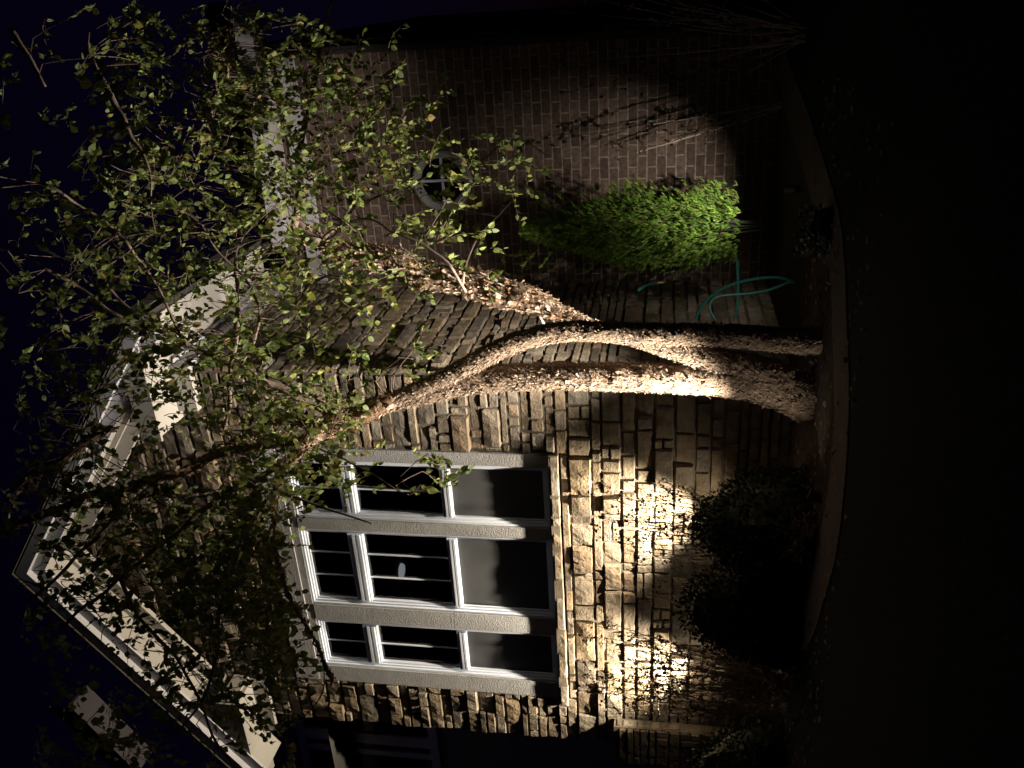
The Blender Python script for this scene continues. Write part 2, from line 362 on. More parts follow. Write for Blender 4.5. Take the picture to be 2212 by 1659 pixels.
# gable rakes: soffit, fascia, crown and frieze follow the slope
def slopebox(mb, x0, x1, y0, y1, dz0, dz1, mi=0):
    sg = .745 if x0 < AP[0]-.01 else -.745
    def zz(x): return AP[1]-.745*abs(x-AP[0])
    mb.add([(x0,y0,zz(x0)+dz0),(x1,y0,zz(x1)+dz0),(x1,y1,zz(x1)+dz0),(x0,y1,zz(x0)+dz0),(x0,y0,zz(x0)+dz1),(x1,y0,zz(x1)+dz1),(x1,y1,zz(x1)+dz1),(x0,y1,zz(x0)+dz1)],
        [(0,3,2,1),(4,5,6,7),(0,1,5,4),(1,2,6,5),(2,3,7,6),(3,0,4,7)], mi)
rs = MB(); rf = MB(); rc_ = MB(); rz = MB()
for (a, b) in ((-4.25, AP[0]), (AP[0], .50)):
    slopebox(rs, a, b, -.41, -.03, -.19, -.17)
    slopebox(rf, a, b, -.438, -.412, -.26, -.02)
    slopebox(rc_, a, b, -.50, -.44, -.12, -.0)
    a2 = max(a, XL); b2 = min(b, -.01)
    slopebox(rz, a2, b2, -.105, -.06, -.40, -.192)
    slopebox(rz, a2, b2, -.14, -.107, -.25, -.192)
rs.build('rake_soffit', 'soffit', house); rf.build('rake_fascia', 'trim', house); rc_.build('rake_crown', 'trim', house); rz.build('rake_frieze', 'soffit', house)
# boxed eave returns
rr = MB(); rr.box((-.42,-.43,5.06),(.497,-.03,5.10)); rr.box((-.44,-.455,5.03),(.52,-.431,5.22)); rr.box((-.34,-.09,4.88),(.07,-.022,5.058))
rr.prism([(-.44,-.40,5.22),(.50,-.40,5.22),(.50,-.02,5.34),(-.44,-.02,5.34)], (0,0,.01)); rr.build('eave_return', 'soffit', house)
rl = MB(); rl.box((-4.60,-.40,5.00),(-3.37,-.03,5.04)); rl.box((-4.62,-.425,4.97),(-3.35,-.401,5.20)); rl.box((-4.02,-.09,4.84),(-3.37,-.05,4.998)); rl.box((-3.372,-.40,5.041),(-3.35,-.03,5.2))
rl.prism([(-4.62,-.40,5.2),(-3.35,-.40,5.2),(-3.35,-.02,5.30),(-4.62,-.02,5.30)], (0,0,.01)); rl.build('eave_return', 'soffit', house)
# roofs
rf2 = MB()
for sg in (-1, 1):
    xo = AP[0]+sg*2.45; zo = AP[1]-.745*2.45+.02
    rf2.add([(AP[0],-.52,AP[1]+.02),(xo,-.52,zo),(xo,6,zo),(AP[0],6,AP[1]+.02)], [(0,1,2,3)])
    rf2.add([(AP[0],-.52,AP[1]+.05),(xo,-.52,zo+.03),(xo,6,zo+.03),(AP[0],6,AP[1]+.05)], [(0,1,2,3)])
rf2.add([(.5,1.87,4.91),(X2+.4,1.87,4.91),(X2+.4,6,7.3),(.5,6,7.3)], [(0,1,2,3)])
rf2.build('roof', 'shingle', house)
# left wing: recessed wall with a window, and the rake of the next gable
lw = MB(); lw.box((-7.5,.7,0),(XL-.02,.8,5.6)); lw.build('left_wing_wall', 'stucco', house)
ww = MB()
for (a, b, c, d_) in ((-5.6,-4.1,4.98,5.08),(-5.6,-4.1,3.4,3.5),(-4.20,-4.1,3.5,4.98),(-4.93,-4.78,3.5,4.98),(-5.6,-5.5,3.5,4.98),(-5.1,-5.03,3.5,4.98)): ww.box((a,.66,c),(b,.698,d_))
wo = ww.build('window', 'vinyl', house); gg = MB(); gg.box((-5.5,.682,3.5),(-4.2,.686,4.98)); gg.build('pane', 'glass', wo)
# a piece of a second, higher gable at the far left
lr = MB(); P0 = pl(150,1528,1,-.9); P1 = pl(290,1665,1,-.9); dn = Vector((-.06,0,-.09)); 
A0 = Vector(P0); A1 = Vector(P1); A1 = A1+(A1-A0)*.05
lr.add([A0,A1,A1+Vector((0,.28,0)),A0+Vector((0,.28,0)),A0+Vector((0,0,.03)),A1+Vector((0,0,.03)),A1+Vector((0,.28,.03)),A0+Vector((0,.28,.03))],[(0,3,2,1),(4,5,6,7),(0,1,5,4),(1,2,6,5),(2,3,7,6),(3,0,4,7)])
lr.add([A0+Vector((0,-.02,-.05)),A1+Vector((0,-.02,-.05)),A1+Vector((0,-.02,.2)),A0+Vector((0,-.02,.2)),A0+Vector((0,-.003,-.05)),A1+Vector((0,-.003,-.05)),A1+Vector((0,-.003,.2)),A0+Vector((0,-.003,.2))],[(0,1,2,3),(7,6,5,4),(0,4,5,1),(3,2,6,7)])
lr.build('far_rake', 'dimpaint', house)
# ---- the grouped window: three columns, three rows
win = MB()
win.box((WX0,-.035,WZ1-.24),(WX1,.06,WZ1)); h_ = win.build('window_header', 'grain', house)
ct = MB(); ct.box((-.82,-.03,1.90),(WX1,.06,WZ1-.242)); ct.box((WX0,-.03,1.90),(-3.14,.06,WZ1-.242)); ct.box((-1.535,-.025,1.90),(-1.425,.06,4.2)); ct.box((-2.575,-.025,1.90),(-2.395,.06,4.2))
ct.box((-3.14,-.02,4.21),(-.82,.05,4.276)); ct.build('window_casing', 'stucco', house)
sill = MB(); 
stones(sill, (1,0,0), (0,-1,0), (0,-.075,0), WX0-.06, WX1+.03, 1.895, [], 21, deep=.02, z0=1.80)
sill.box((WX0-.055,-.08,1.812),(WX1+.025,.1,1.885),1); sill.build('window_sill', ['stone','mortar'], house)
COLS = [(-1.42, -.825), (-2.39, -1.54), (-3.135, -2.58)]
ROWS = [(1.93, 2.80), (2.80, 3.70), (3.70, 4.205)]
def frame(mb, x0, x1, z0, z1, yf, t, dpt, step=.016):
    # stepped sash profile: three nested rings, each set further in
    for k in range(3):
        a = k*t/3; y0 = yf+k*step; y1 = yf+dpt
        b = (k+1)*t/3 - .0
        mb.box((x0+a,y0,z0+a),(x0+b,y1,z1-a)); mb.box((x1-b,y0,z0+a),(x1-a,y1,z1-a))
        mb.box((x0+b,y0,z0+a),(x1-b,y1,z0+b)); mb.box((x0+b,y0,z1-b),(x1-b,y1,z1-a))
for ci, (x0, x1) in enumerate(COLS):
    f_ = MB(); frame(f_, x0, x1, 1.90, 4.208, -.012, .055, .09)
    # rails between the rows, each with raised beads
    for zc, hh in ((2.795,.045),(3.69,.07)):
        f_.box((x0+.055,.0,zc-hh),(x1-.055,.07,zc+hh)); f_.box((x0+.055,-.014,zc-hh*.75),(x1-.055,-.001,zc-hh*.35)); f_.box((x0+.055,-.014,zc-.004),(x1-.055,-.001,zc+hh*.3)); f_.box((x0+.055,-.008,zc+hh*.6),(x1-.055,-.001,zc+hh*.9))
    wo = f_.build('window', 'vinyl', house)
    for ri, (z0, z1) in enumerate(((1.955,2.748),(2.842,3.618),(3.762,4.153))):
        p_ = MB(); p_.add([(x0+.05,.052,z0),(x1-.05,.052,z0),(x1-.05,.052,z1),(x0+.05,.052,z1)], [(0,1,2,3)]); p_.build('pane', 'glass', wo)
        if ri:
            q = MB(); ks = (.36,.66) if ci == 1 else (.48,)
            for k in ks:
                xm = x0+(x1-x0)*k; q = MB(); q.box((xm-.006,.034,z0),(xm+.006,.046,z1)); q.build('muntin', 'vinyl', wo)
        else:
            q = MB(); q.add([(x0+.057,.036,z0),(x1-.057,.036,z0),(x1-.057,.036,z1),(x0+.057,.036,z1)], [(0,1,2,3)]); q.build('insect_screen', 'screen', wo)
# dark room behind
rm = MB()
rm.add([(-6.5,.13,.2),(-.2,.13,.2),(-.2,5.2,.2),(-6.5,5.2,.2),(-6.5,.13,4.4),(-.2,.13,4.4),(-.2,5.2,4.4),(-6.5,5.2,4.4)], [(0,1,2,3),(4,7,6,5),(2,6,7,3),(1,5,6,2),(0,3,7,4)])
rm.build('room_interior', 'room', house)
cf = MB(); cc = pl(871,1233,2,4.36); N = 24
cf.add([(cc.x+.09*math.cos(2*math.pi*k/N), cc.y+.09*math.sin(2*math.pi*k/N), 4.36) for k in range(N)]+[(cc.x+.1*math.cos(2*math.pi*k/N), cc.y+.1*math.sin(2*math.pi*k/N), 4.395) for k in range(N)],
       [tuple(range(N))]+[(k,(k+1)%N,N+(k+1)%N,N+k) for k in range(N)]); cf.build('ceiling_lamp', 'lampglass', house)
# ------------------------------------------------------------------ landscape spotlights (fixture, its beam and an added fill spot)
FILL = {'side': ((.3, .6, 1.0), 8, 80), 'tree': ((.63, -.98, .5), 17, 104), 'brick': ((-.05, 1.5, .8), 14, 70), 'wall right': ((-1.15, .0, 1.2), 14, 150), 'wall left': ((-2.86, .0, 1.2), 14, 150)}  # weak fill spots added at the fixtures to brighten what the beams miss
def spotlight(key, label):
    pos, aim, W, cone, blend, rad, col = LAMPS[key]; pos = Vector(pos); aim = Vector(aim); d = (aim-pos).normalized()
    t = thing('landscape_spotlight', (pos.x, pos.y, 0), label, 'garden light', 'landscape spotlights')
    b = MB(); b.tube([pos-d*.14, pos-d*.13, pos-d*.04, pos-d*.03], [.018,.032,.036,.036], 14, cap=True); b.build('lamp_housing', 'black', t)
    st = MB(); st.tube([Vector((pos.x,pos.y,-.03)), Vector((pos.x,pos.y,pos.z-.1)), pos-d*.12], .008, 6); st.build('stake', 'black', t)
    ld = bpy.data.lights.new('lamp_beam', 'SPOT'); ld.energy = W; ld.spot_size = R(cone); ld.spot_blend = blend; ld.shadow_soft_size = rad; ld.color = col
    lo = bpy.data.objects.new('lamp_beam', ld); S.collection.objects.link(lo); lo.parent = t
    lo.location = pos-Vector((pos.x, pos.y, 0)); lo.rotation_euler = d.to_track_quat('-Z', 'Y').to_euler()
    a2, w2, c2 = FILL[key]; l2 = bpy.data.lights.new('lamp_fill', 'SPOT'); l2.energy = w2; l2.spot_size = R(c2); l2.spot_blend = 1; l2.shadow_soft_size = rad; l2.color = col
    o2 = bpy.data.objects.new('lamp_fill', l2); S.collection.objects.link(o2); o2.parent = t; o2.location = lo.location; o2.rotation_euler = (Vector(a2)-pos).to_track_quat('-Z', 'Y').to_euler()
spotlight('wall right', 'small black ground spotlight washing the stone below the right end of the window')
spotlight('wall left', 'small black ground spotlight washing the stone below the left end of the window')
spotlight('brick', 'small black ground spotlight aimed at the conifer and the round window')
spotlight('side', 'small black ground spotlight right of the birch, lighting its leaning stem')
spotlight('tree', 'small black ground spotlight left of the trunk base, aimed up into the birch')
# ------------------------------------------------------------------ leaves
def leaf(mb, p, d, nrm, L, W, mi=0):
    d = d.normalized(); s = d.cross(nrm)
    if s.length < 1e-4: s = d.orthogonal()
    s.normalize(); n_ = s.cross(d); c = L*RND.uniform(.02,.12)
    a = p; b1 = p+d*L*.3+s*W*.5+n_*c; b2 = p+d*L*.3-s*W*.5+n_*c; m_ = p+d*L*.32; c1 = p+d*L*.62+s*W*.42+n_*c; c2 = p+d*L*.62-s*W*.42+n_*c; mm2 = p+d*L*.64; t = p+d*L-n_*c*.5
    mb.add([a,b1,c1,t,c2,b2,m_,mm2], [(0,1,6),(1,2,7,6),(2,3,7),(0,6,5),(6,7,4,5),(7,3,4)], mi)
def rv(r=RND): 
    return Vector((r.gauss(0,1), r.gauss(0,1), r.gauss(0,1))).normalized()
# ------------------------------------------------------------------ the birch
tree = thing('birch_tree', (.3, -.85, 0), 'multi-stemmed river birch with peeling bark, lit from below in front of the house corner', 'tree')
def stem(px, dep, wid):                         # display-space centre line -> world points and radii
    P = []; Rr = []
    for i, (x, y) in enumerate(px):
        dd = dep[i] if hasattr(dep,'__len__') else dep; ww = wid[i]
        P.append(at(x, y, dd)); Rr.append(ww*.5*dd/F)
    return P, Rr
STEMS = [
 ('trunk', [(1790,860),(1740,862),(1690,838),(1600,822),(1500,817),(1400,815),(1300,813),(1200,812),(1100,815),(1000,826),(940,843),(870,862),(800,882),(740,905),(690,930)], [5.74,5.76,5.76,5.75,5.72,5.7,5.69,5.7,5.7,5.7,5.68,5.66,5.62,5.6,5.55], [108,100,90,76,66,61,59,58,57,54,48,42,36,32,28]),
 ('trunk', [(1790,735),(1720,736),(1600,727),(1500,722),(1400,722),(1300,716),(1220,716),(1150,728),(1080,754),(1020,786),(960,815),(900,842),(850,860)], [5.44,5.46,5.5,5.53,5.57,5.6,5.62,5.62,5.6,5.56,5.55,5.54,5.54], [60,54,48,46,48,44,42,42,42,40,36,32,26]),
 ('trunk', [(1700,822),(1620,800),(1540,778),(1460,754),(1390,732),(1330,722)], [5.74,5.72,5.68,5.64,5.62,5.6], [76,70,58,50,42,32]),
 ('trunk', [(1560,738),(1420,728),(1310,714),(1222,684),(1150,648),(1080,632),(1000,606),(930,596),(860,568),(800,556),(740,543),(690,522),(655,492)], [5.85,6.0,6.15,6.3,6.4,6.52,6.62,6.7,6.76,6.82,6.87,6.92,6.95], [26,28,30,34,50,62,54,56,62,54,44,34,26]),
]
def flakes(mb, P, Rr, n, big=1.0, up=True, sz=(.006,.017)):
    Ls = [0]
    for i in range(1, len(P)): Ls.append(Ls[-1]+(P[i]-P[i-1]).length)
    for _ in range(n):
        s = RND.random()*Ls[-1]; i = 1
        while Ls[i] < s and i < len(P)-1: i += 1
        t = (s-Ls[i-1])/max(1e-6, Ls[i]-Ls[i-1]); c = P[i-1].lerp(P[i], t); r = Rr[i-1]*(1-t)+Rr[i]*t; ax = (P[i]-P[i-1]).normalized()
        d = rv(); d = (d-ax*d.dot(ax)).normalized(); tn = ax.cross(d)
        p = c+d*r*RND.uniform(.98,1.1); L = RND.uniform(*sz)*big*(2.0 if RND.random() < .04 else 1)*1.25; W = L*RND.uniform(.2,.6)
        # peel direction: mostly around the stem, curling off it
        e = (tn*RND.gauss(0,.45)+ax*(1 if RND.random() < .5 else -1)).normalized(); f_ = e.cross(d).normalized(); lift = RND.uniform(.0,.45); vs = []
        jit = [RND.uniform(.55,1.1) for _ in range(8)]
        for k in range(4):
            q = k/3; h = lift*L*q*q; 
            vs += [p+e*L*q+f_*W*.5*jit[k]+d*h, p+e*L*q-f_*W*.5*jit[k+4]+d*(h+.15*L*q)]
        mb.add(vs, [(0,1,3,2),(2,3,5,4),(4,5,7,6)])
for (nm, px, dep, wid) in STEMS:
    P, Rr = stem(px, dep, wid); P, Rr = smoothpath(P, Rr, .014)
    b = MB(); b.tube(P, Rr, 34, rough=.17); to = b.build(nm, 'bark', tree, smooth=False)
    ln = sum((P[i]-P[i-1]).length for i in range(1, len(P))); av = sum(Rr)/len(Rr)
    fl = MB(); big = 1.0; 
    if px[0][1] == 738: 
        k0 = int(len(P)*.30); flakes(fl, P[k0:], Rr[k0:], 1100, 1.3, sz=(.014,.036)); flakes(fl, P, Rr, 3600, 1.2)
        torn = fl; 
        # big torn sheets where the bark hangs off
        for (sx, sy) in ((1175,660),(1150,640),(1120,650),(1100,655),(1190,668),(1140,628),(1210,672),(840,565),(870,560),(900,590)):
            p = at(sx, sy, 6.3 if sx > 1000 else 6.5); e = (RT*RND.uniform(-.5,.5)+UP*RND.uniform(-1,-.2)).normalized(); 
            f_ = (RT*RND.uniform(.4,1)+FW*RND.uniform(-.4,.4)).normalized(); L = RND.uniform(.05,.09); W = RND.uniform(.015,.04); d = -FW; vs = []
            for k in range(6):
                q = k/5; h = .5*L*q*q; jw = RND.uniform(.7,1.05)*(1-.6*q*q)
                vs += [p+e*L*q+f_*W*.5*jw+d*h, p+e*L*q-f_*W*.5*jw+d*h*.7]
            fl.add(vs, [(2*k,2*k+1,2*k+3,2*k+2) for k in range(5)])
    else:
        flakes(fl, P, Rr, int(ln*av*9*5200), 1.0)
    fo = fl.build('peeling_bark', 'peel' if px[0][1] == 738 else 'flake', to)
# flared roots into the ground
BR = [  # branches: points, depth, widths, material
 ([(850,862),(770,905),(700,938),(640,953),(560,958),(480,975),(400,1015),(320,1040),(200,1068),(60,1125),(-30,1160)], [5.55,5.5,5.4,5.3,5.2,5.1,5.0,4.9,4.8,4.7,4.6], [40,34,30,27,24,22,21,19,16,13,11], 'orangebark'),
 ([(740,905),(690,915),(640,902),(585,905),(560,925),(530,945),(490,962)], 5.42, [34,30,26,24,18,14,8], 'orangebark'),
 ([(730,905),(680,872),(625,848),(570,822),(520,793),(450,765),(400,745),(360,727),(310,703),(240,672),(170,622),(100,580),(30,545)], [5.55,5.5,5.45,5.4,5.35,5.3,5.25,5.2,5.2,5.1,5.1,5.0,5.0], [30,22,19,18,17,15,14,12,10,9,8,6,4], 'smoothbark'),
 ([(390,745),(340,757),(290,770),(250,800),(215,850),(180,900)], 5.2, [11,9,8,6,5,3], 'smoothbark'),
 ([(318,705),(285,670),(250,640),(230,610)], 5.15, [10,9,8,7], 'smoothbark'),
 ([(700,930),(650,975),(610,1010),(597,1060),(590,1110),(592,1160),(605,1230),(640,1310),(690,1400),(720,1470)], [5.4,5.2,5.0,4.9,4.8,4.8,4.7,4.7,4.7,4.7], [26,24,18,11,8,6,5,4,3.5,3], 'orangebark'),
 ([(600,1010),(500,1060),(420,1120),(330,1190),(220,1280),(120,1360)], [5.0,4.9,4.8,4.7,4.6,4.5], [15,13,12,10,8,6], 'smoothbark'),
 ([(590,1060),(520,1180),(480,1290),(470,1400),(440,1500),(380,1590)], [4.9,4.8,4.7,4.7,4.7,4.6], [10,9,8,7,6,5], 'smoothbark'),
 ([(250,1230),(300,1330),(380,1420),(430,1520),(470,1600),(520,1670)], [4.7,4.7,4.7,4.7,4.6,4.6], [9,8,7,6,5,4], 'smoothbark'),
 ([(350,1030),(250,1120),(150,1220),(60,1300)], [4.9,4.8,4.7,4.6], [11,10,8,6], 'smoothbark'),
 ([(660,495),(640,520),(632,500),(640,460),(648,400),(641,340),(652,300),(664,250),(675,200),(690,120),(705,50),(720,-20)], [6.85,6.8,6.75,6.7,6.7,6.65,6.6,6.55,6.5,6.5,6.45,6.4], [20,20,17,15,14,12,12,11,11,9,8,6], 'smoothbark'),
 ([(690,525),(660,500),(645,470),(652,440),(640,400)], 6.75, [20,18,14,12,9], 'smoothbark'),
 ([(500,-10),(496,60),(494,130),(485,185),(470,225),(430,290),(400,340)], 5.4, [5,6,7,9,8,6,4], 'smoothbark'),
 ([(510,560),(508,640),(512,700),(502,780),(494,860),(480,930)], 5.2, [7,9,13,10,9,6], 'smoothbark'),
 ([(25,68),(50,105),(66,125),(85,165),(100,190)], 4.4, [12,13,10,7,5], 'smoothbark'),
 ([(195,120),(212,155),(235,195),(250,225),(268,262),(280,295),(305,325),(322,380),(328,440),(332,500)], 4.7, [6,11,14,14,12,11,6,5,4,3], 'smoothbark'),
 ([(35,1048),(80,1022),(125,998),(180,955),(240,930)], 4.4, [14,17,18,14,9], 'orangebark'),
 ([(0,405),(60,400),(110,405),(170,440),(240,490),(300,560),(350,640),(395,745)], [4.6,4.6,4.6,4.7,4.8,5,5.1,5.2], [6,6,7,6,6,6,6,7], 'smoothbark'),
 ([(690,600),(760,580),(840,585),(900,570)], [6,6.2,6.4,6.6], [4,4,3,2], 'smoothbark'),
 ([(1010,630),(960,560),(900,520),(850,500),(800,470),(760,480),(700,520)], [6.5,6.3,6.2,6.1,6.1,6.1,6.2], [7,6,6,5,4,4,4], 'smoothbark'),
 ([(1000,625),(1010,560),(1040,500),(1080,460),(1120,425)], [6.5,6.3,6.2,6.1,6.1], [7,6,4,3,2], 'smoothbark'),
 ([(700,520),(780,440),(860,410),(950,370),(1030,350),(1110,300),(1180,335)], [6.75,6.5,6.3,6.2,6.1,6.0,6.0], [8,6,5,4,4,3,2], 'smoothbark'),
 ([(640,950),(760,1000),(830,1040),(880,1065),(910,1045)], [5.3,5.1,5.0,5,5], [6,4,3,2.5,1.5], 'smoothbark'),
 ([(600,1060),(680,1090),(740,1110),(800,1130)], [4.9,4.9,4.9,4.9], [9,6,5,3], 'smoothbark'),
 ([(690,1400),(700,1450),(690,1500),(650,1560)], [4.7]*4, [3,3,3,2], 'smoothbark'),
 ([(520,793),(560,700),(540,620),(470,540),(430,480)], [5.35,5.2,5.2,5.1,5.1], [6,6,5,4,3], 'smoothbark'),
]
anchor = []
for (px, dep, wid, mt) in BR:
    P, Rr = stem(px, dep, wid); P, Rr = smoothpath(P, Rr, .03)
    P = [p+Vector((noise.noise(p*6), noise.noise(p*6+Vector((7,7,7))), noise.noise(p*6+Vector((3,1,9)))))*.02 for p in P]
    b = MB(); b.tube(P, Rr, 9, rough=.12 if mt == 'smoothbark' else .22); bo = b.build('branch', mt, tree, smooth=True)
    if mt == 'orangebark':
        fl = MB(); flakes(fl, P, Rr, 900, 1.1, sz=(.01,.026)); fl.build('peeling_bark', 'peel', bo)
    anchor += P[::3]
# leaf sprays, drooping twigs with alternate leaves
# (x0,x1,y0,y1,n,dep0,dep1)
ZN = [(230,700,40,330,120,5.0,6.2),(430,860,100,420,125,5.2,6.3),(180,620,330,620,130,4.8,6.2),(560,800,380,640,45,5.2,6.1),(620,900,560,800,34,5.2,5.9),
      (0,300,0,420,24,3.6,5.6),(0,330,400,800,58,3.8,5.6),(300,640,620,950,95,4.6,5.8),(0,330,780,1120,52,3.8,5.4),(820,960,200,560,34,5.2,6.0),(950,1140,260,480,15,5.2,5.8),
      (880,1080,480,620,12,5.4,5.8),(520,760,820,1080,60,4.9,5.6),(740,960,960,1070,7,4.8,5.4),(60,560,1060,1330,120,4.0,5.6),(330,585,1150,1520,100,4.1,5.6),
      (80,330,1300,1640,28,4.2,5.6),(500,610,1280,1480,26,4.6,5.6),(350,620,1480,1659,16,4.6,5.4),(480,640,950,1150,30,4.6,5.4),(130,300,1510,1659,16,4.4,5.4)]
crown = MB(); tw = MB()
for (xa, xb, ya, yb, n_, d0, d1) in ZN:
    for _ in range(int(n_*1.55)):
        c = at(RND.uniform(xa, xb), RND.uniform(ya, yb), RND.uniform(d0, d1))
        best = min(anchor, key=lambda q: (q-c).length_squared)
        ln = RND.uniform(.10,.30); d = (Vector((RND.gauss(0,.8), RND.gauss(0,.8), RND.uniform(-1.1,.25)))).normalized()
        if (best-c).length < .5 and RND.random() < .7:
            md = (best+c)*.5+Vector((0,0,.06+.1*RND.random()))+rv()*.05
            tw.tube(smoothpath([best, md, c], [1,1,1], .09)[0], .0026, 4, cap=False)
        Q = [c]; 
        for k in range(5):
            d = (d+Vector((0,0,-.12))+rv()*.22).normalized(); Q.append(Q[-1]+d*ln/5)
        tw.tube(Q, [.0024,.0022,.002,.0018,.0014,.001], 4, cap=False)
        nl = RND.randint(6, 11)
        for k in range(nl):
            t = (k+.5)/nl*5; i = min(4, int(t)); p = Q[i].lerp(Q[i+1], t-i)
            ld_ = (rv()*.8+d*.5+Vector((0,0,-.55))).normalized(); L = RND.uniform(.026,.056)*(1.25 if RND.random() < .15 else 1)
            leaf(crown, p+ld_*.012, ld_, rv(), L, L*RND.uniform(.6,.85))
crown.build('crown', 'leaf', tree); tw.build('twigs', 'twig', tree)
# ------------------------------------------------------------------ shrubs
def blob(name, c, r, n, label, cat, group=None, mt='hedge', lsz=(.02,.035)):
    t = thing(name, (c[0], c[1], 0), label, cat, group); c = Vector(c); b = MB()
    for _ in range(n):
        d = rv(); d.z = abs(d.z)*1.0 if RND.random() < .8 else d.z; k = RND.uniform(.86,1.0)*(1+.13*noise.noise(d*2.3+c)+.05*noise.noise(d*8))
        p = c+Vector((d.x*r[0], d.y*r[1], d.z*r[2]))*k; 
        if p.z < .02: p.z = RND.uniform(.02, .2)
        L = RND.uniform(*lsz); leaf(b, p, (d+rv()*.9).normalized(), rv(), L, L*.6)
    # dense dark inside
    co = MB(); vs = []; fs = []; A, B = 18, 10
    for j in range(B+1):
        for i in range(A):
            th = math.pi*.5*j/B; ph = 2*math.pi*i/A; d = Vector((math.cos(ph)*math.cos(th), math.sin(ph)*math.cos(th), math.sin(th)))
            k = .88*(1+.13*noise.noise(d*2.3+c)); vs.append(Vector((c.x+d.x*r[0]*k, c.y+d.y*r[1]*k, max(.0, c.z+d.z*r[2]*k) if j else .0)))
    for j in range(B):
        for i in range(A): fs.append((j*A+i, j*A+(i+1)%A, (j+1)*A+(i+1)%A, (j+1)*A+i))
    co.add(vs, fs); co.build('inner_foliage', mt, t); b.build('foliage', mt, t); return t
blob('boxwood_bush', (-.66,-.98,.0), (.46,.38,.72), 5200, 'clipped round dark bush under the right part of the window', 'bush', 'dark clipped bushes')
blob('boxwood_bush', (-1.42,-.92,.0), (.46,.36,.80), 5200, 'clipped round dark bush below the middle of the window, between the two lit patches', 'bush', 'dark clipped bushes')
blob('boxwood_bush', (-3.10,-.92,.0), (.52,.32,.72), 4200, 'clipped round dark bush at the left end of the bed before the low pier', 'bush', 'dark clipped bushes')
blob('screening_clump', (1.36,-.84,.0), (.13,.10,.12), 600, 'low dark clump of leaves added at the path edge to hide the spotlight', 'plant')  # added clump, screens the side spotlight from the camera
def wiry(name, root, tips, label, cat, mt='hollyleaf', nl=9, rw_=.0045, lsz=(.016,.032), group=None, subs=4, twm='twig'):
    t = thing(name, root, label, cat, group); root = Vector(root); b = MB(); lf = MB()
    for tp in tips:
        tp = Vector(tp); st_ = root+Vector((RND.uniform(-.06,.06), RND.uniform(-.04,.04), .0)); md = st_.lerp(tp, .5)+rv()*.07
        P, Rr = smoothpath([st_, md, tp], [rw_, rw_*.7, rw_*.3], .04); P = [p+rv()*.004 for p in P]; b.tube(P, Rr, 5, cap=False)
        for _ in range(subs):
            i = RND.randint(int(len(P)*.3), len(P)-1); p = P[i]; d = ((tp-st_).normalized()+rv()*.9).normalized(); ln = RND.uniform(.06,.24); Q = [p]
            for k in range(4): d = (d+rv()*.35).normalized(); Q.append(Q[-1]+d*ln/4)
            b.tube(Q, [.0022,.002,.0016,.0012,.001], 4, cap=False)
            for k in range(nl):
                s = RND.uniform(.3,4); q = Q[int(min(3,s))].lerp(Q[int(min(3,s))+1], s-int(min(3,s))); L = RND.uniform(*lsz); dl = rv(); leaf(lf, q, dl, rv(), L, L*.62)
    b.build('stems', twm, t); lf.build('foliage', mt, t); return t
def fan(cx, y, z0, z1, w_, n_, dy=.12): return [(cx+RND.uniform(-w_, w_), y+RND.uniform(-dy, dy), RND.uniform(z0, z1)) for _ in range(n_)]
wiry('twiggy_shrub', (-.78,-.90,0), fan(-.76,-.84,.85,1.45,.36,56)+fan(-1.0,-.32,.75,1.35,.4,9,.08), 'bare twiggy shrub silhouetted on the right bright patch of stone', 'shrub', group='twiggy shrubs against the lit stone', nl=4)
wiry('twiggy_shrub', (-1.38,-.80,0), fan(-1.30,-.70,.75,1.42,.30,12), 'thin wispy shrub between the two bright patches of stone', 'shrub', group='twiggy shrubs against the lit stone', nl=3)
wiry('twiggy_shrub', (-2.15,-.85,0), fan(-2.10,-.78,.85,1.5,.36,44)+fan(-2.6,-.30,.75,1.35,.4,9,.08), 'leafy twiggy shrub silhouetted on the left bright patch of stone', 'shrub', group='twiggy shrubs against the lit stone', nl=7)
wiry('twiggy_shrub', (-2.62,-.75,0), fan(-2.62,-.66,.9,1.70,.26,24), 'dense leafy shrub rising beside the low pier at the left end of the window', 'shrub', group='twiggy shrubs against the lit stone', nl=9, subs=6)
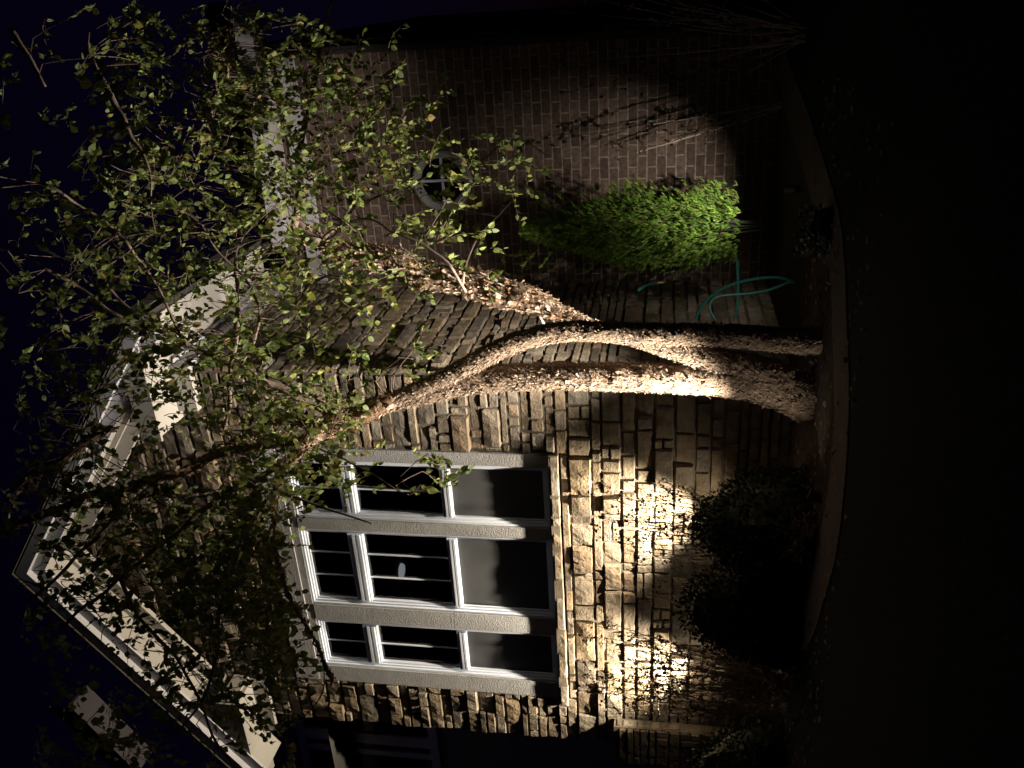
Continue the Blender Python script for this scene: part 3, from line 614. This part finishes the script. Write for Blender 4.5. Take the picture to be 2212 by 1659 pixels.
# round green conifer lit on its right flank
def conifer(c, r, h, n):
    t = thing('conifer_shrub', (c[0], c[1], 0), 'rounded bright green conifer shrub lit beside the brick wall', 'shrub'); b = MB(); c = Vector(c)
    for _ in range(n):
        z = RND.random()**.85; ph = RND.uniform(0, 2*math.pi); prof = math.sin(math.pi*min(1, .30+.68*z))**.55 if z > .0 else .5
        rr_ = r*prof*(1-.55*max(0, z-.55)/.45)*(1+.42*noise.noise(Vector((math.cos(ph)*2.2, math.sin(ph)*2.2, z*5)))+.2*noise.noise(Vector((math.cos(ph)*6, math.sin(ph)*6, z*14)))); k = RND.uniform(.62,1.0)
        p = Vector((c.x+math.cos(ph)*rr_*k, c.y+math.sin(ph)*rr_*k, c.z+h*z)); up = Vector((math.cos(ph)*.55, math.sin(ph)*.55, .9))
        for q in range(8):
            d = (up+rv()*.5).normalized(); L = RND.uniform(.025,.07); s = d.cross(rv()).normalized()*L*.07
            b.add([p, p+d*L*.55+s, p+d*L, p+d*L*.55-s], [(0,1,2,3)])
    for _ in range(60):
        z = RND.uniform(.1,.95); ph = RND.uniform(0, 2*math.pi); q0 = Vector((c.x+math.cos(ph)*r*.8*(1-.6*max(0,z-.5)), c.y+math.sin(ph)*r*.8*(1-.6*max(0,z-.5)), c.z+h*z)); d0 = (Vector((math.cos(ph),math.sin(ph),.9))+rv()*.3).normalized()
        for k in range(50):
            p = q0+d0*RND.uniform(0,.2); d = (d0+rv()*.6).normalized(); L = RND.uniform(.02,.05); s_ = d.cross(rv()).normalized()*L*.07
            b.add([p, p+d*L*.55+s_, p+d*L, p+d*L*.55-s_], [(0,1,2,3)])
    b.build('foliage', 'green', t)
    st_ = MB()
    for k in range(9):
        tp = c+Vector((RND.uniform(-.2,.2), RND.uniform(-.2,.2), RND.uniform(.3,1.0)*h)); st_.tube([c+Vector((RND.uniform(-.04,.04),0,-c.z)), c+(tp-c)*.5+rv()*.03, tp], [.008,.006,.004], 5)
    st_.build('stems', 'hedge', t); return t
conifer((.76,1.52,.34), .33, 1.90, 6500)
# shrub with pale canes at the foot of the brick wall
wiry('cane_shrub', (1.72,1.95,0), [(1.45,1.9,.95),(1.35,1.95,1.25),(1.6,1.9,1.1)], 'leafless pale canes leaning left in front of the brick wall', 'shrub', nl=0, rw_=.012, subs=0, twm='cane')
wiry('leafy_sprig', (1.75,1.9,0), fan(1.42,1.85,1.25,1.75,.10,7,.05), 'small leafy sprig against the lit bricks, right of the conifer', 'shrub', mt='hollyleaf', nl=7, subs=4, lsz=(.02,.045))
wiry('pampas_shrub', (2.35,.9,0), fan(2.35,.9,.9,1.9,.55,20,.4), 'dark arching shrub at the far right corner of the brick wing', 'shrub', nl=4, rw_=.006, lsz=(.02,.05))
wiry('low_plant', (-.42,-1.34,0), fan(-.46,-1.36,.08,.17,.14,16,.05), 'low dry plant at the foot of the birch, left side', 'plant', mt='dryleaf', nl=4, rw_=.003, group='low dry plants')
wiry('low_plant', (-2.2,-.98,0), fan(-2.2,-1.0,.2,.42,.3,24,.12), 'low dry purplish plant in the gap between the dark bushes', 'plant', mt='dryleaf', nl=4, rw_=.003, group='low dry plants')
# ------------------------------------------------------------------ garden hose on the side wall
hs = thing('garden_hose', (.12, 1.2, 0), 'teal garden hose looped beside the stone side wall, right of the birch', 'hose')
def hp(pts, dep): return smoothpath([at(x, y, dep) for x, y in pts], [1]*len(pts), .02)[0]
hb = MB(); hb.tube(hp([(1378,628),(1390,619),(1404,613),(1420,610)], 7.0), .012, 8); hb.build('hose_tube', 'hose', hs)
hb = MB(); hb.tube(hp([(1503,690),(1512,668),(1530,645),(1560,624),(1600,609),(1650,600),(1690,601),(1715,612)], 6.5), .011, 8); hb.build('hose_tube', 'hose', hs)
hb = MB(); hb.tube(hp([(1545,690),(1534,672),(1534,655),(1548,642),(1580,637),(1620,634),(1665,625),(1712,606)], 6.5), .011, 8); hb.build('hose_tube', 'hose', hs)
hb = MB(); hb.tube(hp([(1592,560),(1594,610),(1593,645),(1588,688)], 6.5), .010, 8); hb.build('hose_tube', 'hose', hs)
hc = MB(); hc.tube([at(1420,610,7.0), at(1432,609,7.0), at(1438,607,7.0)], [.014,.014,.01], 10); hc.build('hose_nozzle', 'brass', hs)

# fallen leaves on the bed and the path edge
fl_ = MB()
for _ in range(900):
    x = RND.uniform(-3.2, 2.2); y = RND.uniform(-2.1, .0); d = Vector((RND.gauss(0,1), RND.gauss(0,1), RND.uniform(-.1,.25))).normalized(); L = RND.uniform(.02,.05)
    leaf(fl_, Vector((x, y, .016)), d, Vector((RND.gauss(0,.3), RND.gauss(0,.3), 1)), L, L*.7)
o = fl_.build('fallen_leaves', 'dryleaf'); tag(o, 'dry fallen leaves scattered over the bed and path', 'leaf litter', kind='stuff')
